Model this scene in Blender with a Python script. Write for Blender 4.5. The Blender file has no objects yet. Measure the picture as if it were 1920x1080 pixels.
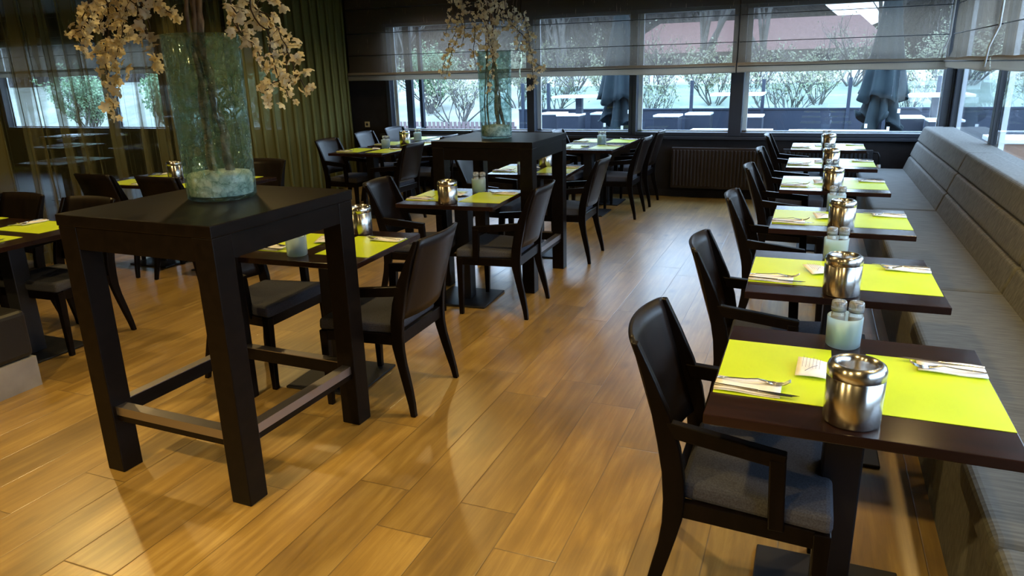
import bpy, math, random
from math import sin, cos, pi, radians
from mathutils import Vector, Matrix

scene = bpy.context.scene
C = scene.collection
random.seed(7)

# ------------------------------------------------------------------ camera
F_PX, PITCH, YAW, ROLL, CAM_H = 1353.93, .2927, .3926, -.0261, 1.5955
def cam_basis():
    cy, sy, cp, sp = cos(YAW), sin(YAW), cos(PITCH), sin(PITCH)
    f = Vector((-sy*cp, cy*cp, -sp)); r = Vector((cy, sy, 0)); u = r.cross(f)
    cr, sr = cos(ROLL), sin(ROLL)
    return cr*r + sr*u, -sr*r + cr*u, f
CR, CU, CF = cam_basis()
cam_data = bpy.data.cameras.new('camera'); cam = bpy.data.objects.new('camera', cam_data); C.objects.link(cam)
cam_data.sensor_width = 36; cam_data.lens = F_PX/1920*36; cam_data.clip_start = .05; cam_data.clip_end = 300
M = Matrix((CR, CU, -CF)).transposed().to_4x4(); M.translation = (0, 0, CAM_H); cam.matrix_world = M
scene.camera = cam
def at(px, py, Y):
    d = CF + (px-960)/F_PX*CR + (540-py)/F_PX*CU
    return Vector((0, 0, CAM_H)) + d*(Y/d.y)

# ------------------------------------------------------------------ world, exposure
scene.view_settings.view_transform = 'Standard'; scene.view_settings.look = 'None'
scene.view_settings.gamma = 1; scene.view_settings.use_curve_mapping = False
scene.view_settings.exposure = 0.45
world = bpy.data.worlds.new('overcast_sky'); scene.world = world; world.use_nodes = True
wn = world.node_tree; bg = wn.nodes['Background']
tc = wn.nodes.new('ShaderNodeTexCoord'); sp = wn.nodes.new('ShaderNodeSeparateXYZ'); wr = wn.nodes.new('ShaderNodeValToRGB')
wn.links.new(tc.outputs['Generated'], sp.inputs[0]); wn.links.new(sp.outputs['Z'], wr.inputs[0]); wn.links.new(wr.outputs[0], bg.inputs[0])
wr.color_ramp.elements[0].position = .0; wr.color_ramp.elements[0].color = (.62, .80, 1, 1)
wr.color_ramp.elements[1].position = .7; wr.color_ramp.elements[1].color = (.48, .68, 1, 1)
bg.inputs[1].default_value = 8.5
try:
    scene.cycles.max_bounces = 10; scene.cycles.transparent_max_bounces = 24; scene.cycles.transmission_bounces = 8
    scene.cycles.sample_clamp_indirect = 4
    scene.cycles.caustics_reflective = False; scene.cycles.caustics_refractive = False
except Exception: pass

LAMP_W = 20.0
LAMPS = [(-.9, -.1, .8), (-2.3, -.1, 3.0), (-4.2, .6, 1.2), (.25, .9, .6), (-.95, 3.3, 1.15), (-3.3, 3.5, .8), (-5.2, 3.4, .8),
         (.8, 3.2, .8), (-1.1, 8.0, .35), (-3.2, 6.2, .45), (-5.3, 6.2, .7), (.8, 5.2, .3), (-4.8, 8.4, .25), (.4, 7.6, .15)]

# ------------------------------------------------------------------ helpers
def tag(o, label=None, cat=None, group=None, kind=None):
    if label: o['label'] = label
    if cat: o['category'] = cat
    if group: o['group'] = group
    if kind: o['kind'] = kind
    return o
def thing(name, label, cat, loc=(0, 0, 0), rz=0, group=None):
    o = bpy.data.objects.new(name, None); C.objects.link(o); o.empty_display_size = .05
    o.location = loc; o.rotation_euler = (0, 0, rz)
    return tag(o, label, cat, group)
def dup(o, parent=None):
    c = o.copy(); C.objects.link(c)
    if parent is not None: c.parent = parent
    for ch in list(o.children): dup(ch, c)
    return c
def place(proto, state, label, loc, rz, group):
    """first call uses proto itself, later calls a copy"""
    if state.get(id(proto)): o = dup(proto)
    else: o = proto; state[id(proto)] = True
    o.location = loc; o.rotation_euler = (0, 0, rz); o['label'] = label; o['group'] = group
    return o
STATE = {}

class MB:
    def __init__(s): s.v = []; s.f = []; s.sm = []
    def add(s, vs, fs, smooth=False):
        b = len(s.v); s.v += [tuple(v) for v in vs]; s.f += [tuple(i+b for i in f) for f in fs]; s.sm += [smooth]*len(fs); return s
    def box(s, a, b):
        x0, y0, z0 = a; x1, y1, z1 = b
        return s.add([(x0,y0,z0),(x1,y0,z0),(x1,y1,z0),(x0,y1,z0),(x0,y0,z1),(x1,y0,z1),(x1,y1,z1),(x0,y1,z1)],
              [(3,2,1,0),(4,5,6,7),(0,1,5,4),(1,2,6,5),(2,3,7,6),(3,0,4,7)])
    def hexa(s, bot, top):
        return s.add(list(bot)+list(top), [(3,2,1,0),(4,5,6,7),(0,1,5,4),(1,2,6,5),(2,3,7,6),(3,0,4,7)])
    def prism_y(s, poly, y0, y1, smooth=False):          # polygon in x,z extruded along y
        n = len(poly)
        vs = [(x, y0, z) for x, z in poly]+[(x, y1, z) for x, z in poly]
        fs = [tuple(range(n)), tuple(range(2*n-1, n-1, -1))]+[(i, i+n, (i+1) % n+n, (i+1) % n) for i in range(n)]
        return s.add(vs, fs, smooth)
    def prism_z(s, poly, z0, z1, smooth=False):
        n = len(poly)
        vs = [(x, y, z0) for x, y in poly]+[(x, y, z1) for x, y in poly]
        fs = [tuple(range(n-1, -1, -1)), tuple(range(n, 2*n))]+[(i, (i+1) % n, (i+1) % n+n, i+n) for i in range(n)]
        return s.add(vs, fs, smooth)
    def lathe(s, prof, n=32, cx=0, cy=0, closed=False):
        vs = []; fs = []
        for r, z in prof:
            for k in range(n):
                a = 2*pi*k/n; vs.append((cx+r*cos(a), cy+r*sin(a), z))
        m = len(prof)
        for i in range(m-1 if not closed else m):
            j = (i+1) % m
            for k in range(n):
                k2 = (k+1) % n; fs.append((i*n+k, i*n+k2, j*n+k2, j*n+k))
        return s.add(vs, fs, True)
    def tube(s, pts, rad, n=6, smooth=True, cap=True):
        pts = [Vector(p) for p in pts]; m = len(pts)
        if not hasattr(rad, '__len__'): rad = [rad]*m
        vs = []; fs = []; ref = Vector((.31, .17, .93)).normalized()
        for i, p in enumerate(pts):
            t = (pts[min(i+1, m-1)]-pts[max(i-1, 0)])
            if t.length < 1e-9: t = Vector((0, 0, 1))
            t.normalize(); a = t.cross(ref)
            if a.length < .05: a = t.cross(Vector((1, 0, 0)))
            a.normalize(); b = t.cross(a)
            for k in range(n):
                g = 2*pi*k/n; vs.append(p+(a*cos(g)+b*sin(g))*rad[i])
        for i in range(m-1):
            for k in range(n):
                k2 = (k+1) % n; fs.append((i*n+k, i*n+k2, (i+1)*n+k2, (i+1)*n+k))
        if cap: fs += [tuple(range(n-1, -1, -1)), tuple(range((m-1)*n, m*n))]
        return s.add(vs, fs, smooth)
    def grid(s, nu, nv, fn, smooth=True, thick=None):
        vs = [fn(i/(nu-1), j/(nv-1)) for i in range(nu) for j in range(nv)]
        fs = [(i*nv+j, (i+1)*nv+j, (i+1)*nv+j+1, i*nv+j+1) for i in range(nu-1) for j in range(nv-1)]
        return s.add(vs, fs, smooth)
    def build(s, name, mat, parent=None, bevel=0, solid=0, seg=2, sub=0, mat2=None, n2=0):
        me = bpy.data.meshes.new(name); me.from_pydata(s.v, [], s.f); me.update()
        me.polygons.foreach_set('use_smooth', s.sm); me.materials.append(mat)
        if mat2: me.materials.append(mat2); me.polygons.foreach_set('material_index', [0]*n2+[1]*(len(s.f)-n2))
        o = bpy.data.objects.new(name, me); C.objects.link(o)
        if parent is not None: o.parent = parent
        if solid:
            m = o.modifiers.new('s', 'SOLIDIFY'); m.thickness = solid; m.offset = 0
        if bevel:
            m = o.modifiers.new('b', 'BEVEL'); m.width = bevel; m.segments = seg; m.limit_method = 'ANGLE'; m.angle_limit = radians(40)
        if sub:
            m = o.modifiers.new('u', 'SUBSURF'); m.levels = sub; m.render_levels = sub
        return o
def struct(name, mb, mat, parent=None, **k):
    o = mb.build(name, mat, parent, **k)
    if parent is None: o['kind'] = 'structure'
    return o

# ------------------------------------------------------------------ materials
MATS = {}
def mat(name, color, rough=.5, metal=0, spec=.5, trans=0, ior=1.45, coat=0):
    m = bpy.data.materials.new(name); m.use_nodes = True; b = m.node_tree.nodes['Principled BSDF']
    b.inputs['Base Color'].default_value = (*color, 1); b.inputs['Roughness'].default_value = rough
    b.inputs['Metallic'].default_value = metal; b.inputs['Specular IOR Level'].default_value = spec
    b.inputs['Transmission Weight'].default_value = trans; b.inputs['IOR'].default_value = ior
    b.inputs['Coat Weight'].default_value = coat
    MATS[name] = m; return m
def bsdf(m): return m.node_tree.nodes['Principled BSDF']
def noise_color(m, scale, c1, c2, stretch=(1, 1, 1), detail=4, bump=0, pos=(.35, .65), coord='Object', dist=.002):
    nt = m.node_tree; N = nt.nodes; L = nt.links
    t = N.new('ShaderNodeTexCoord'); mp = N.new('ShaderNodeMapping'); mp.inputs['Scale'].default_value = stretch
    no = N.new('ShaderNodeTexNoise'); no.inputs['Scale'].default_value = scale; no.inputs['Detail'].default_value = detail
    r = N.new('ShaderNodeValToRGB'); r.color_ramp.elements[0].position = pos[0]; r.color_ramp.elements[1].position = pos[1]
    r.color_ramp.elements[0].color = (*c1, 1); r.color_ramp.elements[1].color = (*c2, 1)
    L.new(t.outputs[coord], mp.inputs[0]); L.new(mp.outputs[0], no.inputs['Vector']); L.new(no.outputs['Fac'], r.inputs[0])
    L.new(r.outputs[0], bsdf(m).inputs['Base Color'])
    if bump:
        b = N.new('ShaderNodeBump'); b.inputs['Strength'].default_value = bump; b.inputs['Distance'].default_value = dist
        L.new(no.outputs['Fac'], b.inputs['Height']); L.new(b.outputs[0], bsdf(m).inputs['Normal'])
    return m

wenge = noise_color(mat('wenge_wood', (.02, .01, .008), .38, spec=.14), 30, (.0022, .0014, .0012), (.0048, .0028, .0023), (1, 1, .12), bump=.15, dist=.001)
wenge_top = noise_color(mat('wenge_tabletop', (.03, .015, .01), .20, spec=.30), 12, (.012, .0055, .0042), (.022, .0095, .0068), (.4, 3, 1), bump=.1, dist=.001)
veneer = noise_color(mat('chair_back_veneer', (.03, .015, .01), .36, spec=.32), 25, (.0055, .0034, .0028), (.010, .0060, .0047), (1, 1, .1))
high_wood = noise_color(mat('high_table_wood', (.015, .009, .007), .36, spec=.16), 25, (.0035, .0024, .0020), (.006, .0040, .0032), (1, .3, 1), bump=.1, dist=.001)
seat_fabric = noise_color(mat('seat_fabric', (.1, .09, .08), .85, spec=.2), 220, (.040, .042, .052), (.066, .068, .082), bump=.3, dist=.001)
iron = mat('black_iron', (.012, .012, .014), .45, spec=.4)
lime = noise_color(mat('lime_paper', (.5, .7, .03), .34, spec=.5), 4, (.50, .66, .012), (.56, .71, .022))
paper = noise_color(mat('white_paper', (.8, .8, .78), .8, spec=.2), 60, (.74, .73, .72), (.82, .81, .80))
print_ink = mat('printed_ink', (.25, .24, .27), .8)
cut_steel = mat('cutlery_steel', (.62, .60, .57), .18, metal=1)
steel = mat('brushed_steel', (.60, .58, .55), .27, metal=1)
nt = steel.node_tree; _t = nt.nodes.new('ShaderNodeTangent'); _t.direction_type = 'RADIAL'; _t.axis = 'Z'; bsdf(steel).inputs['Anisotropic Rotation'].default_value = .25; bsdf(steel).inputs['Roughness'].default_value = .24
nt.links.new(_t.outputs[0], bsdf(steel).inputs['Tangent']); bsdf(steel).inputs['Anisotropic'].default_value = .8
steel_plate = mat('footrest_plate', (.42, .39, .40), .38, metal=1)
frost = bpy.data.materials.new('frosted_glass'); frost.use_nodes = True
def _frost():
    nt = frost.node_tree; N = nt.nodes; L = nt.links; N.remove(N['Principled BSDF'])
    tr = N.new('ShaderNodeBsdfTransparent'); tr.inputs[0].default_value = (.9, .97, .98, 1)
    tl = N.new('ShaderNodeBsdfTranslucent'); tl.inputs[0].default_value = (.76, .92, .98, 1)
    df = N.new('ShaderNodeBsdfDiffuse'); df.inputs[0].default_value = (.70, .85, .92, 1)
    gl = N.new('ShaderNodeBsdfGlossy'); gl.inputs['Roughness'].default_value = .3
    a = N.new('ShaderNodeMixShader'); a.inputs[0].default_value = .25; L.new(tl.outputs[0], a.inputs[1]); L.new(df.outputs[0], a.inputs[2])
    b = N.new('ShaderNodeMixShader'); b.inputs[0].default_value = .42; L.new(a.outputs[0], b.inputs[1]); L.new(tr.outputs[0], b.inputs[2])
    fr = two_sided_fresnel(nt, 1.3)
    c = N.new('ShaderNodeMixShader'); L.new(fr.outputs[0], c.inputs[0]); L.new(b.outputs[0], c.inputs[1]); L.new(gl.outputs[0], c.inputs[2]); L.new(c.outputs[0], N['Material Output'].inputs[0])
acrylic = mat('clear_acrylic', (.93, .95, .95), .12, trans=.75, ior=1.35)
salt = mat('grinder_contents', (.80, .80, .80), .8)
peppercorn = noise_color(mat('peppercorns', (.1, .07, .05), .8), 300, (.03, .02, .015), (.25, .2, .15))
sachet = mat('yellow_sachets', (.45, .48, .16), .7)
cap_grey = mat('grinder_cap', (.88, .90, .93), .15, trans=.8)
sand = noise_color(mat('white_sand', (.7, .67, .6), .9), 90, (.78, .75, .70), (.90, .88, .84), bump=.4)
bark = noise_color(mat('blossom_bark', (.2, .15, .1), .85), 40, (.09, .06, .045), (.30, .24, .18), (1, 1, .3), bump=.6, dist=.004)
twig_m = mat('dark_twig', (.06, .04, .03), .8)
petal = noise_color(mat('cream_petal', (.8, .7, .5), .75, spec=.2), 18, (.80, .72, .50), (.92, .88, .72))
bsdf(petal).inputs['Subsurface Weight'].default_value = .0
def _petal():
    nt = petal.node_tree; N = nt.nodes; L = nt.links; b = bsdf(petal); src = b.inputs['Base Color'].links[0].from_socket
    t = N.new('ShaderNodeBsdfTranslucent'); d = N.new('ShaderNodeBsdfDiffuse'); m = N.new('ShaderNodeMixShader'); m.inputs[0].default_value = .45
    L.new(src, t.inputs[0]); L.new(src, d.inputs[0]); L.new(d.outputs[0], m.inputs[1]); L.new(t.outputs[0], m.inputs[2]); L.new(m.outputs[0], N['Material Output'].inputs[0])
_petal()
pistil = mat('blossom_centre', (.55, .38, .06), .7)
bench_fab = noise_color(mat('bench_upholstery', (.14, .13, .11), .72, spec=.35), 26, (.070, .072, .064), (.115, .115, .102), (.35, 3.5, 1), bump=.06)
bench_back_fab = noise_color(mat('bench_back_upholstery', (.14, .13, .11), .7, spec=.35), 26, (.072, .072, .063), (.140, .136, .120), (2.2, 3.0, .5), bump=.25)
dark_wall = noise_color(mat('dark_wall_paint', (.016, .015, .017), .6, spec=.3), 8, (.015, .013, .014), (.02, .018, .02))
frame_m = mat('anthracite_window_frame', (.028, .034, .048), .4, spec=.5)
outer_frame = mat('white_outer_frame', (.75, .78, .8), .5)
ceil_m = mat('ceiling_paint', (.16, .15, .13), .9)
wall_m = mat('plain_wall_paint', (.10, .085, .06), .8)
rad_m = noise_color(mat('radiator_paint', (.03, .02, .02), .42), 6, (.028, .020, .019), (.034, .025, .023))
rad_dark = mat('radiator_grey_paint', (.022, .024, .03), .4)
white_plastic = mat('white_plastic', (.7, .7, .68), .4)
cream_plastic = mat('cream_socket', (.55, .47, .28), .5)
plinth_m = noise_color(mat('grey_plinth', (.33, .31, .33), .6), 10, (.24, .25, .30), (.29, .30, .35))
ottoman_m = mat('black_bench_leather', (.012, .011, .010), .5)
parasol_m = noise_color(mat('parasol_canvas', (.02, .05, .05), .75, spec=.3), 5, (.009, .017, .022), (.014, .026, .030))
terr_m = noise_color(mat('terrace_paving', (.22, .24, .27), .7), 2, (.08, .09, .11), (.11, .12, .14))
fence_m = mat('terrace_screen_panel', (.016, .023, .038), .5)
post_m = mat('screen_post', (.018, .026, .042), .45)
stool_m = mat('charcoal_wicker', (.015, .021, .034), .6)
white_top = mat('white_table_top', (.82, .84, .85), .4)
lawn = noise_color(mat('pale_winter_grass', (.3, .35, .18), .9), 1.2, (.17, .185, .145), (.26, .27, .235), detail=8)
twig_pale = noise_color(mat('bare_shrub_twig', (.2, .18, .15), .9), 3, (.06, .056, .052), (.13, .12, .11))
leaf_green = noise_color(mat('evergreen_leaf', (.06, .14, .04), .7), 3, (.12, .21, .11), (.22, .32, .18))
leaf_pale = noise_color(mat('budding_leaf', (.3, .33, .12), .8), 3, (.19, .21, .12), (.29, .30, .20))
house_wall = mat('house_render', (.22, .2, .19), .9)
roof_m = noise_color(mat('red_roof_tile', (.4, .13, .08), .8), 5, (.15, .068, .055), (.19, .09, .075))
orange_m = mat('terracotta_planter', (.20, .08, .03), .7)

def two_sided_fresnel(nt, ior):
    """Fresnel that treats the back side of a thin sheet like its front side"""
    N = nt.nodes; L = nt.links; fr = N.new('ShaderNodeFresnel'); g = N.new('ShaderNodeNewGeometry'); m = N.new('ShaderNodeMapRange')
    m.inputs[3].default_value = ior; m.inputs[4].default_value = 1/ior
    L.new(g.outputs['Backfacing'], m.inputs[0]); L.new(m.outputs[0], fr.inputs[0]); return fr
def mixmat(name, color, alpha_clear, transl=.4, rough=.9, stripes=None):
    """woven fabric: part open gaps (transparent), part diffuse and translucent thread"""
    m = bpy.data.materials.new(name); m.use_nodes = True; nt = m.node_tree; N = nt.nodes; L = nt.links
    N.remove(N['Principled BSDF']); out = N['Material Output']
    d = N.new('ShaderNodeBsdfDiffuse'); t = N.new('ShaderNodeBsdfTranslucent'); tr = N.new('ShaderNodeBsdfTransparent')
    a = N.new('ShaderNodeMixShader'); b = N.new('ShaderNodeMixShader')
    d.inputs[0].default_value = (*color, 1); t.inputs[0].default_value = (*color, 1)
    a.inputs[0].default_value = transl; b.inputs[0].default_value = alpha_clear
    L.new(d.outputs[0], a.inputs[1]); L.new(t.outputs[0], a.inputs[2]); L.new(a.outputs[0], b.inputs[1]); L.new(tr.outputs[0], b.inputs[2]); L.new(b.outputs[0], out.inputs[0])
    tcn = N.new('ShaderNodeTexCoord'); mp = N.new('ShaderNodeMapping'); mp.inputs['Scale'].default_value = stripes or (30, 30, 2)
    no = N.new('ShaderNodeTexNoise'); no.inputs['Scale'].default_value = 3; no.inputs['Detail'].default_value = 3
    r = N.new('ShaderNodeValToRGB'); r.color_ramp.elements[0].position = .3; r.color_ramp.elements[1].position = .7
    r.color_ramp.elements[0].color = (*[c*.97 for c in color], 1); r.color_ramp.elements[1].color = (*[min(1, c*1.02) for c in color], 1)
    L.new(tcn.outputs['Object'], mp.inputs[0]); L.new(mp.outputs[0], no.inputs['Vector']); L.new(no.outputs['Fac'], r.inputs[0])
    L.new(r.outputs[0], d.inputs[0]); L.new(r.outputs[0], t.inputs[0])
    return m
blind_m = mixmat('roman_blind_screen', (.215, .178, .135), .35, .5)
hem_m = mixmat('roman_blind_fold', (.27, .225, .17), .03, .25)
sheer_m = mixmat('sheer_curtain_olive', (.15, .13, .045), .74, .3)
nt = sheer_m.node_tree; _t = nt.nodes.new('ShaderNodeTexCoord'); _m = nt.nodes.new('ShaderNodeMapping'); _m.inputs['Scale'].default_value = (0, 1, .03)
_n = nt.nodes.new('ShaderNodeTexNoise'); _n.inputs['Scale'].default_value = 7.5; _n.inputs['Detail'].default_value = 2
_r = nt.nodes.new('ShaderNodeMapRange'); _r.inputs[1].default_value = .46; _r.inputs[2].default_value = .54; _r.inputs[3].default_value = .22; _r.inputs[4].default_value = .84
nt.links.new(_t.outputs['Object'], _m.inputs[0]); nt.links.new(_m.outputs[0], _n.inputs['Vector']); nt.links.new(_n.outputs['Fac'], _r.inputs[0])
for n_ in nt.nodes:
    if n_.type == 'MIX_SHADER' and n_.inputs[2].links[0].from_node.type == 'BSDF_TRANSPARENT': nt.links.new(_r.outputs[0], n_.inputs[0])
sheer_dense = mixmat('sheer_curtain_gathered', (.19, .19, .075), .12, .3)

_frost()
def pane(name, tint, refl_ior):
    m = bpy.data.materials.new(name); m.use_nodes = True; nt = m.node_tree; N = nt.nodes; L = nt.links
    N.remove(N['Principled BSDF']); out = N['Material Output']
    g = N.new('ShaderNodeBsdfGlossy'); g.inputs['Roughness'].default_value = 0; tr = N.new('ShaderNodeBsdfTransparent'); tr.inputs[0].default_value = (*tint, 1)
    fr = two_sided_fresnel(nt, refl_ior); mx = N.new('ShaderNodeMixShader')
    L.new(fr.outputs[0], mx.inputs[0]); L.new(tr.outputs[0], mx.inputs[1]); L.new(g.outputs[0], mx.inputs[2]); L.new(mx.outputs[0], out.inputs[0])
    return m
glass_pane = pane('window_glass', (.94, .97, .98), 1.5)
screen_glass = pane('terrace_screen_glass', (.88, .95, .93), 1.5)
night_glass = pane('partition_glass', (.9, .92, .9), 1.6)

def crackle_glass():
    m = bpy.data.materials.new('crackled_vase_glass'); m.use_nodes = True; nt = m.node_tree; N = nt.nodes; L = nt.links
    N.remove(N['Principled BSDF']); out = N['Material Output']
    t = N.new('ShaderNodeTexCoord'); vo = N.new('ShaderNodeTexVoronoi'); vo.feature = 'DISTANCE_TO_EDGE'; vo.inputs['Scale'].default_value = 30
    ns = N.new('ShaderNodeTexNoise'); ns.inputs['Scale'].default_value = 9; ns.inputs['Detail'].default_value = 4
    mv = N.new('ShaderNodeMix'); mv.data_type = 'VECTOR'; mv.inputs[0].default_value = .12
    L.new(t.outputs['Object'], mv.inputs[4]); L.new(ns.outputs['Color'], mv.inputs[5]); L.new(t.outputs['Object'], ns.inputs['Vector']); L.new(mv.outputs[1], vo.inputs['Vector'])
    rp = N.new('ShaderNodeValToRGB'); rp.color_ramp.elements[0].position = 0; rp.color_ramp.elements[0].color = (1, 1, 1, 1); rp.color_ramp.elements[1].position = .13; rp.color_ramp.elements[1].color = (0, 0, 0, 1)
    L.new(vo.outputs['Distance'], rp.inputs[0])
    bp = N.new('ShaderNodeBump'); bp.inputs['Strength'].default_value = 1; bp.inputs['Distance'].default_value = .006; L.new(rp.outputs[0], bp.inputs['Height'])
    tr = N.new('ShaderNodeBsdfTransparent'); tr.inputs[0].default_value = (.93, .985, .98, 1)
    gl = N.new('ShaderNodeBsdfGlossy'); gl.inputs['Roughness'].default_value = .06; gl.inputs[0].default_value = (.8, .95, .93, 1); L.new(bp.outputs[0], gl.inputs['Normal'])
    fr = two_sided_fresnel(nt, 1.7)
    m1 = N.new('ShaderNodeMixShader'); L.new(fr.outputs[0], m1.inputs[0]); L.new(tr.outputs[0], m1.inputs[1]); L.new(gl.outputs[0], m1.inputs[2])
    rf = N.new('ShaderNodeBsdfTransparent'); rf.inputs[0].default_value = (.42, .60, .58, 1)
    tl = N.new('ShaderNodeBsdfTranslucent'); tl.inputs[0].default_value = (.30, .46, .45, 1)
    m0 = N.new('ShaderNodeMixShader'); m0.inputs[0].default_value = .45; L.new(rf.outputs[0], m0.inputs[1]); L.new(tl.outputs[0], m0.inputs[2])
    mm = N.new('ShaderNodeMath'); mm.operation = 'MULTIPLY'; mm.inputs[1].default_value = .9
    n2 = N.new('ShaderNodeTexNoise'); n2.inputs['Scale'].default_value = 34; n2.inputs['Detail'].default_value = 5; L.new(t.outputs['Object'], n2.inputs['Vector'])
    r2 = N.new('ShaderNodeMapRange'); r2.inputs[1].default_value = .40; r2.inputs[2].default_value = .62; r2.inputs[3].default_value = .25; r2.inputs[4].default_value = 1.0; L.new(n2.outputs['Fac'], r2.inputs[0])
    ad = N.new('ShaderNodeMath'); ad.operation = 'MAXIMUM'; L.new(rp.outputs[0], ad.inputs[0]); ad.inputs[1].default_value = .45
    mu = N.new('ShaderNodeMath'); mu.operation = 'MULTIPLY'; L.new(ad.outputs[0], mu.inputs[0]); L.new(r2.outputs[0], mu.inputs[1]); L.new(mu.outputs[0], mm.inputs[0])
    m2 = N.new('ShaderNodeMixShader'); L.new(mm.outputs[0], m2.inputs[0]); L.new(m1.outputs[0], m2.inputs[1]); L.new(m0.outputs[0], m2.inputs[2]); L.new(m2.outputs[0], out.inputs[0])
    return m
vase_glass = crackle_glass()

def floor_material():
    m = bpy.data.materials.new('oak_plank_floor'); m.use_nodes = True; nt = m.node_tree; N = nt.nodes; L = nt.links; b = bsdf(m)
    t = N.new('ShaderNodeTexCoord'); sx = N.new('ShaderNodeSeparateXYZ'); L.new(t.outputs['Object'], sx.inputs[0])
    def mth(op, a, bb=None, c=None):
        n = N.new('ShaderNodeMath'); n.operation = op
        for i, q in enumerate((a, bb, c)):
            if q is None: continue
            if isinstance(q, (int, float)): n.inputs[i].default_value = q
            else: L.new(q, n.inputs[i])
        return n.outputs[0]
    PW, PL = .23, 1.22
    u = mth('DIVIDE', mth('ADD', sx.outputs['X'], 20*PW+.906), PW); row = mth('FLOOR', u); fu = mth('FRACT', u)
    wn_ = N.new('ShaderNodeTexWhiteNoise'); wn_.noise_dimensions = '1D'; L.new(row, wn_.inputs['W'])
    v = mth('DIVIDE', mth('ADD', mth('ADD', sx.outputs['Y'], 20), mth('MULTIPLY', wn_.outputs['Value'], PL)), PL); col = mth('FLOOR', v); fv = mth('FRACT', v)
    wid = N.new('ShaderNodeTexWhiteNoise'); wid.noise_dimensions = '2D'; cb = N.new('ShaderNodeCombineXYZ'); L.new(row, cb.inputs[0]); L.new(col, cb.inputs[1]); L.new(cb.outputs[0], wid.inputs['Vector'])
    # grain, offset per plank
    off = mth('MULTIPLY', wid.outputs['Value'], 37.0)
    c2 = N.new('ShaderNodeCombineXYZ'); L.new(mth('ADD', sx.outputs['X'], off), c2.inputs[0]); L.new(mth('ADD', mth('MULTIPLY', sx.outputs['Y'], .055), off), c2.inputs[1])
    g = N.new('ShaderNodeTexNoise'); g.inputs['Scale'].default_value = 30; g.inputs['Detail'].default_value = 9; g.inputs['Roughness'].default_value = .72; g.inputs['Distortion'].default_value = .5
    L.new(c2.outputs[0], g.inputs['Vector'])
    c3 = N.new('ShaderNodeCombineXYZ'); L.new(mth('ADD', sx.outputs['X'], off), c3.inputs[0]); L.new(mth('ADD', mth('MULTIPLY', sx.outputs['Y'], .35), off), c3.inputs[1])
    g2 = N.new('ShaderNodeTexNoise'); g2.inputs['Scale'].default_value = 7; g2.inputs['Detail'].default_value = 3; L.new(c3.outputs[0], g2.inputs['Vector'])
    k = N.new('ShaderNodeTexVoronoi'); k.inputs['Scale'].default_value = 4.6
    c4 = N.new('ShaderNodeCombineXYZ'); L.new(mth('ADD', sx.outputs['X'], off), c4.inputs[0]); L.new(mth('ADD', mth('MULTIPLY', sx.outputs['Y'], .45), off), c4.inputs[1]); L.new(c4.outputs[0], k.inputs['Vector'])
    kr = N.new('ShaderNodeValToRGB'); kr.color_ramp.elements[0].position = .02; kr.color_ramp.elements[0].color = (.30, .26, .22, 1); kr.color_ramp.elements[1].position = .16; kr.color_ramp.elements[1].color = (1, 1, 1, 1); L.new(k.outputs['Distance'], kr.inputs[0])
    cr = N.new('ShaderNodeValToRGB'); e = cr.color_ramp.elements
    e[0].position = .34; e[0].color = (.16, .092, .020, 1); e[1].position = .68; e[1].color = (.41, .275, .080, 1)
    mid = cr.color_ramp.elements.new(.5); mid.color = (.265, .160, .036, 1)
    fac = mth('ADD', mth('MULTIPLY', g.outputs['Fac'], .66), mth('MULTIPLY', g2.outputs['Fac'], .34)); L.new(fac, cr.inputs[0])
    hv = N.new('ShaderNodeHueSaturation'); L.new(cr.outputs[0], hv.inputs['Color']); L.new(mth('ADD', mth('MULTIPLY', wid.outputs['Value'], .34), .84), hv.inputs['Value'])
    mx = N.new('ShaderNodeMix'); mx.data_type = 'RGBA'; mx.blend_type = 'MULTIPLY'; mx.inputs[0].default_value = .75; L.new(hv.outputs[0], mx.inputs[6]); L.new(kr.outputs[0], mx.inputs[7])
    eu = mth('MINIMUM', fu, mth('SUBTRACT', 1, fu)); ev = mth('MINIMUM', fv, mth('SUBTRACT', 1, fv))
    seam = mth('MINIMUM', mth('DIVIDE', eu, .014), mth('DIVIDE', ev, .0030)); seam = mth('MINIMUM', seam, 1)
    mx2 = N.new('ShaderNodeMix'); mx2.data_type = 'RGBA'; mx2.blend_type = 'MIX'; L.new(mth('MULTIPLY', mth('SUBTRACT', 1, seam), .8), mx2.inputs[0]); L.new(mx.outputs[2], mx2.inputs[6]); mx2.inputs[7].default_value = (.05, .028, .012, 1)
    L.new(mx2.outputs[2], b.inputs['Base Color'])
    b.inputs['Roughness'].default_value = .32; b.inputs['Specular IOR Level'].default_value = 1.0; b.inputs['IOR'].default_value = 1.75
    bp = N.new('ShaderNodeBump'); bp.inputs['Strength'].default_value = .25; bp.inputs['Distance'].default_value = .003
    L.new(mth('ADD', mth('MULTIPLY', g.outputs['Fac'], .35), seam), bp.inputs['Height']); L.new(bp.outputs[0], b.inputs['Normal'])
    return m
floor_m = floor_material()

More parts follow.
